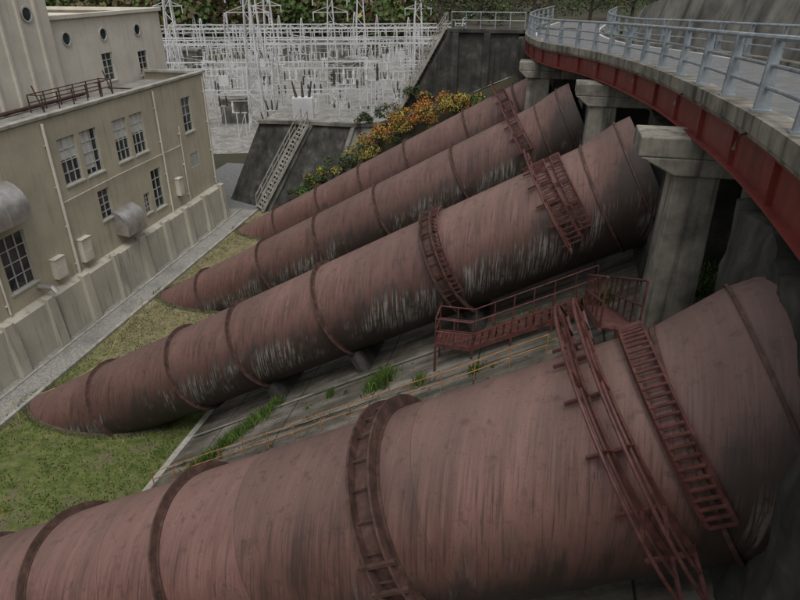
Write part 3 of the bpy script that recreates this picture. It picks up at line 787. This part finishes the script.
for q,p0,a,b,h in ((-2,6,3,2.4,2.6),(12,36,6,4,3.5),(30,50,9,5,4),(-20,52,10,5,4),(6,70,14,6,4),(34,86,16,6,5)):
    c=YP(q,p0); pts=[c-qd*a/2-pd*b/2,c+qd*a/2-pd*b/2,c+qd*a/2+pd*b/2,c-qd*a/2+pd*b/2]
    mb.hexa([(v.x,v.y,-.05) for v in pts]+[(v.x,v.y,h) for v in pts])
    pts=[c+(v-c)*1.06 for v in pts]; mb.hexa([(v.x,v.y,h+.002) for v in pts]+[(v.x,v.y,h+.3) for v in pts])
mb.obj('control_cabin','conc_m')

# ------------------------------------------------------------ hills and forest
def hill_h(x,y):
    d=math.hypot(x,y); ang=math.atan2(x,y)
    base=max(0,(d-162-10*math.sin(ang*3)))*.62
    return min(base,150)+10*noise.noise((x*.01,y*.01,0))*min(1,base/20)-.5
def hf(u,v):
    a=-1.9+3.2*u; d=145+v*420; x,y=d*math.sin(a),d*math.cos(a); return (x,y,hill_h(x,y))
grid_terrain('forest_hill_terrain',hf,120,50,'terrain')
mb=MB()
for _ in range(4200):
    a=U(-1.05,.5); d=158+abs(random.gauss(0,1))*30; x,y=d*math.sin(a),d*math.cos(a); z=hill_h(x,y)
    if z<-.45 and R()<.3: continue
    z=max(z,0); r=U(2.4,5.0); base=random.choices([[0,3],[3,4],[5,4],[4,2],[0,4],[3],[4],[0]],[4,4,.5,.5,2,3,3,4])[0]
    mb.tube([(x,y,z-1),(x,y,z+r)],[.3,.12],4,6)
    for kx in range(3):
        c=(x+U(-1,1)*r*.4,y+U(-1,1)*r*.4,z+r*U(.5,1.6)); leaves(mb,c,r*.7,13,r*.27,[random.choice(base)],.85)
mb.obj('forest_tree_mass',['lmoss','lo','ly','lg','lb','lr','bark'])
def tree(x,y,z,h,r,mis,nl):
    mb=MB(); tp=Vector((x,y,z)); 
    mb.tube([tp-Vector((0,0,.4)),tp+Vector((.1,.1,h*.3)),tp+Vector((.2,-.1,h*.65)),tp+Vector((.1,0,h))],[.16,.12,.08,.03],8,6)
    for i in range(14):
        a=U(0,6.28); f=U(.15,.9); s_=tp+Vector((.1,0,h*f)); l=r*U(.6,1.1)*(1.1-f*.5)
        e=s_+Vector((math.cos(a)*l,math.sin(a)*l,l*U(.0,.5))); m_=s_.lerp(e,.5)+Vector((0,0,l*.1))
        mb.tube([s_,m_,e],[.06,.035,.012],5,6)
        for k2 in range(3): 
            b=m_.lerp(e,U(0,1)); mb.tube([b,b+Vector((U(-1,1),U(-1,1),U(0,1)))*l*.35],[.018,.005],4,6)
        if nl: leaves(mb,e,r*.42,nl,.16,mis,.7); leaves(mb,m_,r*.3,nl//2,.15,mis,.7)
    return mb.obj('deciduous_tree',['lg','lo','ly','ld','lb','lr','bark'])
for (x,y,h,r,mis) in [(-5.5,49,3.4,2.,[3,4,0]),(-8,53,4,2.4,[3,0]),(2.5,57,4,2.2,[3,0]),(6,60,5,3,[4,3]),(-2,56,4,2.6,[3,4]),(-4,62,5,3.,[4,5,3]),(-9,66,5,3.4,[3,4]),(10,64,6,3.4,[4,3]),(1,68,6,3.6,[3,0,4]),(15,70,6,3.6,[4,3])]:
    tree(x,y,12.9,h,r,mis,80)
tree(-8.5,50,12.0,5,2.6,[4],0)
mb=MB()
for _ in range(170):
    y=U(50,100); x=U(-9,30)
    if x>3 and y<56: continue
    if -1.5<x<7 and y<60: continue
    r=U(.8,2.0); leaves(mb,(x,y,13+max(0,x-8)*.25+r*.3),r,80,.2,random.choice([[3,0],[3,4],[0,3],[3]]),.7)
mb.obj('terrace_shrub_mass',['lg','lo','ly','ld','lb','lr','bark'])

# ------------------------------------------------------------ shrubs and weeds
def shrub(name,c,r,n,size,mis,flat=.7):
    mb=MB(); c=Vector(c)
    for i in range(10):
        e=c+Vector((U(-1,1)*r,U(-1,1)*r,U(.1,1)*r*flat)); mb.tube([c-Vector((0,0,.2)),c.lerp(e,.5)+Vector((0,0,.1)),e],[.03,.02,.006],4,7)
        cc=random.choice(mis); leaves(mb,e,r*.4,n//10,size,[cc,cc,cc,3 if i%2 else random.choice(mis)],flat)
    return mb.obj(name,['lg','lo','ly','ld','lb','lr','lw','bark'])
for x,y,z,r,mis in [(-17.6,42.7,1.4,.8,[0,6,3]),(-16.6,42.9,2.0,.9,[0,3,2]),(-15.4,43.0,2.6,1.0,[2,0,6]),(-14.3,43.2,3.4,1.1,[2,0,3]),(-13.2,43.4,4.1,1.2,[2,2,0]),(-12.2,43.6,4.9,1.2,[2,0,4]),
    (-11.2,43.7,5.5,1.2,[2,1,0]),(-10.2,43.6,6.0,1.3,[1,2,0]),(-9.2,43.5,6.6,1.4,[1,1,2]),(-8.2,43.6,7.3,1.4,[1,1,2]),(-7.2,43.6,7.9,1.3,[1,2,1]),(-6.2,43.2,8.0,1.1,[2,0,1]),(-5.4,43,8.2,1.0,[0,2,2]),
    (-9.8,42.4,4.5,1.1,[0,2,3]),(-8.4,42.4,5.2,1.1,[2,0,4]),(-7.0,42.4,6.0,1.1,[0,0,2]),(-11.5,42.4,3.4,1.0,[0,2]),(-13,42.4,2.6,.9,[0,3]),(-4.4,42.8,8.2,.9,[0,3,2]),(-8.9,44.6,8.2,1.1,[3,4,0]),(-10.8,45.0,7.0,1.0,[2,4,3]),(-12.8,45.4,6.5,.8,[4,3])]:
    shrub('bank_shrub',(x,y,z),r,900,.115,mis)
def weeds(name,pts,h,n,mis):
    mb=MB()
    for (x,y,rr) in pts:
        for _ in range(n):
            a=U(0,6.28); d=abs(random.gauss(0,.5))*rr; px,py=x+math.cos(a)*d,y+math.sin(a)*d; z=SZ(px,py)
            hh=h*U(.5,1.2); t=U(0,6.28); dx,dy=math.cos(t)*.012,math.sin(t)*.012; lx,ly=U(-.4,.4)*hh,U(-.4,.4)*hh
            mb.add([(px-dx,py-dy,z-.02),(px+dx,py+dy,z-.02),(px+dx+lx*.4,py+dy+ly*.4,z+hh*.6),(px+lx,py+ly,z+hh)],[(0,1,2,3)],random.choice(mis))
        leaves(mb,(x,y,SZ(x,y)+h*.4),rr*.5,n//3,.06,mis,.5)
    return mb.obj(name,['lg','lw','lmoss','ldry'])
weeds('slope_weeds',[(-9.9,14.3,.4),(-9.6,14.8,.4),(-9.3,15.2,.4),(-8.9,15.6,.4),(-8.6,16.0,.4),(-8.3,16.4,.3),(-10.2,13.8,.35)],.4,260,[0,1,1])
weeds('slope_weeds',[(-4.3,15.4,.5),(-4.1,15.6,.4)],.4,500,[0,1,1])
weeds('slope_weeds',[(-2.8,14.7,.2),(.2,16.2,.25),(1.4,16.1,.3),(2.0,15.8,.35),(-.8,16.2,.2),(-6,15.8,.15),(4.1,14.8,.5),(4.3,15.3,.5),(4.0,14.4,.3),(-1.2,14.3,.2)],.3,180,[0,1,2])
weeds('slope_weeds',[(U(-12,0),23+U(-2,2),.3) for _ in range(26)]+[(U(-12,-2),33.5+U(-2,2),.3) for _ in range(22)],.3,60,[2,3,0])
weeds('slope_weeds',[(U(-11.5,2),U(10,16),.18) for _ in range(40)],.14,30,[2,3,0])

# ------------------------------------------------------------ light, world, camera
wd=bpy.data.worlds.new('World'); sc.world=wd; wd.use_nodes=True; nt=wd.node_tree; nt.nodes.clear()
sky=nt.nodes.new('ShaderNodeTexSky'); sky.sky_type='NISHITA'; sky.sun_disc=False
el,az=math.radians(64),math.radians(165)
sky.sun_elevation=el; sky.sun_rotation=az; sky.dust_density=3; sky.air_density=1.2
hsn=nt.nodes.new('ShaderNodeHueSaturation'); hsn.inputs['Saturation'].default_value=.15
bg=nt.nodes.new('ShaderNodeBackground'); bg.inputs[1].default_value=.15; ou=nt.nodes.new('ShaderNodeOutputWorld')
nt.links.new(sky.outputs[0],hsn.inputs['Color']); nt.links.new(hsn.outputs[0],bg.inputs[0]); nt.links.new(bg.outputs[0],ou.inputs[0])
sl=bpy.data.lights.new('sun','SUN'); sl.energy=1.5; sl.angle=math.radians(30); sl.color=(1,.98,.945)
so=bpy.data.objects.new('sun',sl); sc.collection.objects.link(so)
dirv=Vector((math.sin(az)*math.cos(el),math.cos(az)*math.cos(el),math.sin(el)))
so.rotation_euler=dirv.to_track_quat('Z','Y').to_euler()
cd=bpy.data.cameras.new('camera'); cd.sensor_width=36; cd.lens=28; cd.clip_end=3000; cd.clip_start=.05
co=bpy.data.objects.new('camera',cd); sc.collection.objects.link(co)
C,S=math.cos(math.radians(27.4)),math.sin(math.radians(27.4))
r_=Vector((.974,.225,0)).normalized(); fh=Vector((-.225,.974,0)).normalized()
F=fh*C-Vector((0,0,S)); Up=fh*S+Vector((0,0,C))
co.matrix_world=Matrix(((r_.x,Up.x,-F.x,0),(r_.y,Up.y,-F.y,0),(r_.z,Up.z,-F.z,16),(0,0,0,1)))
sc.camera=co
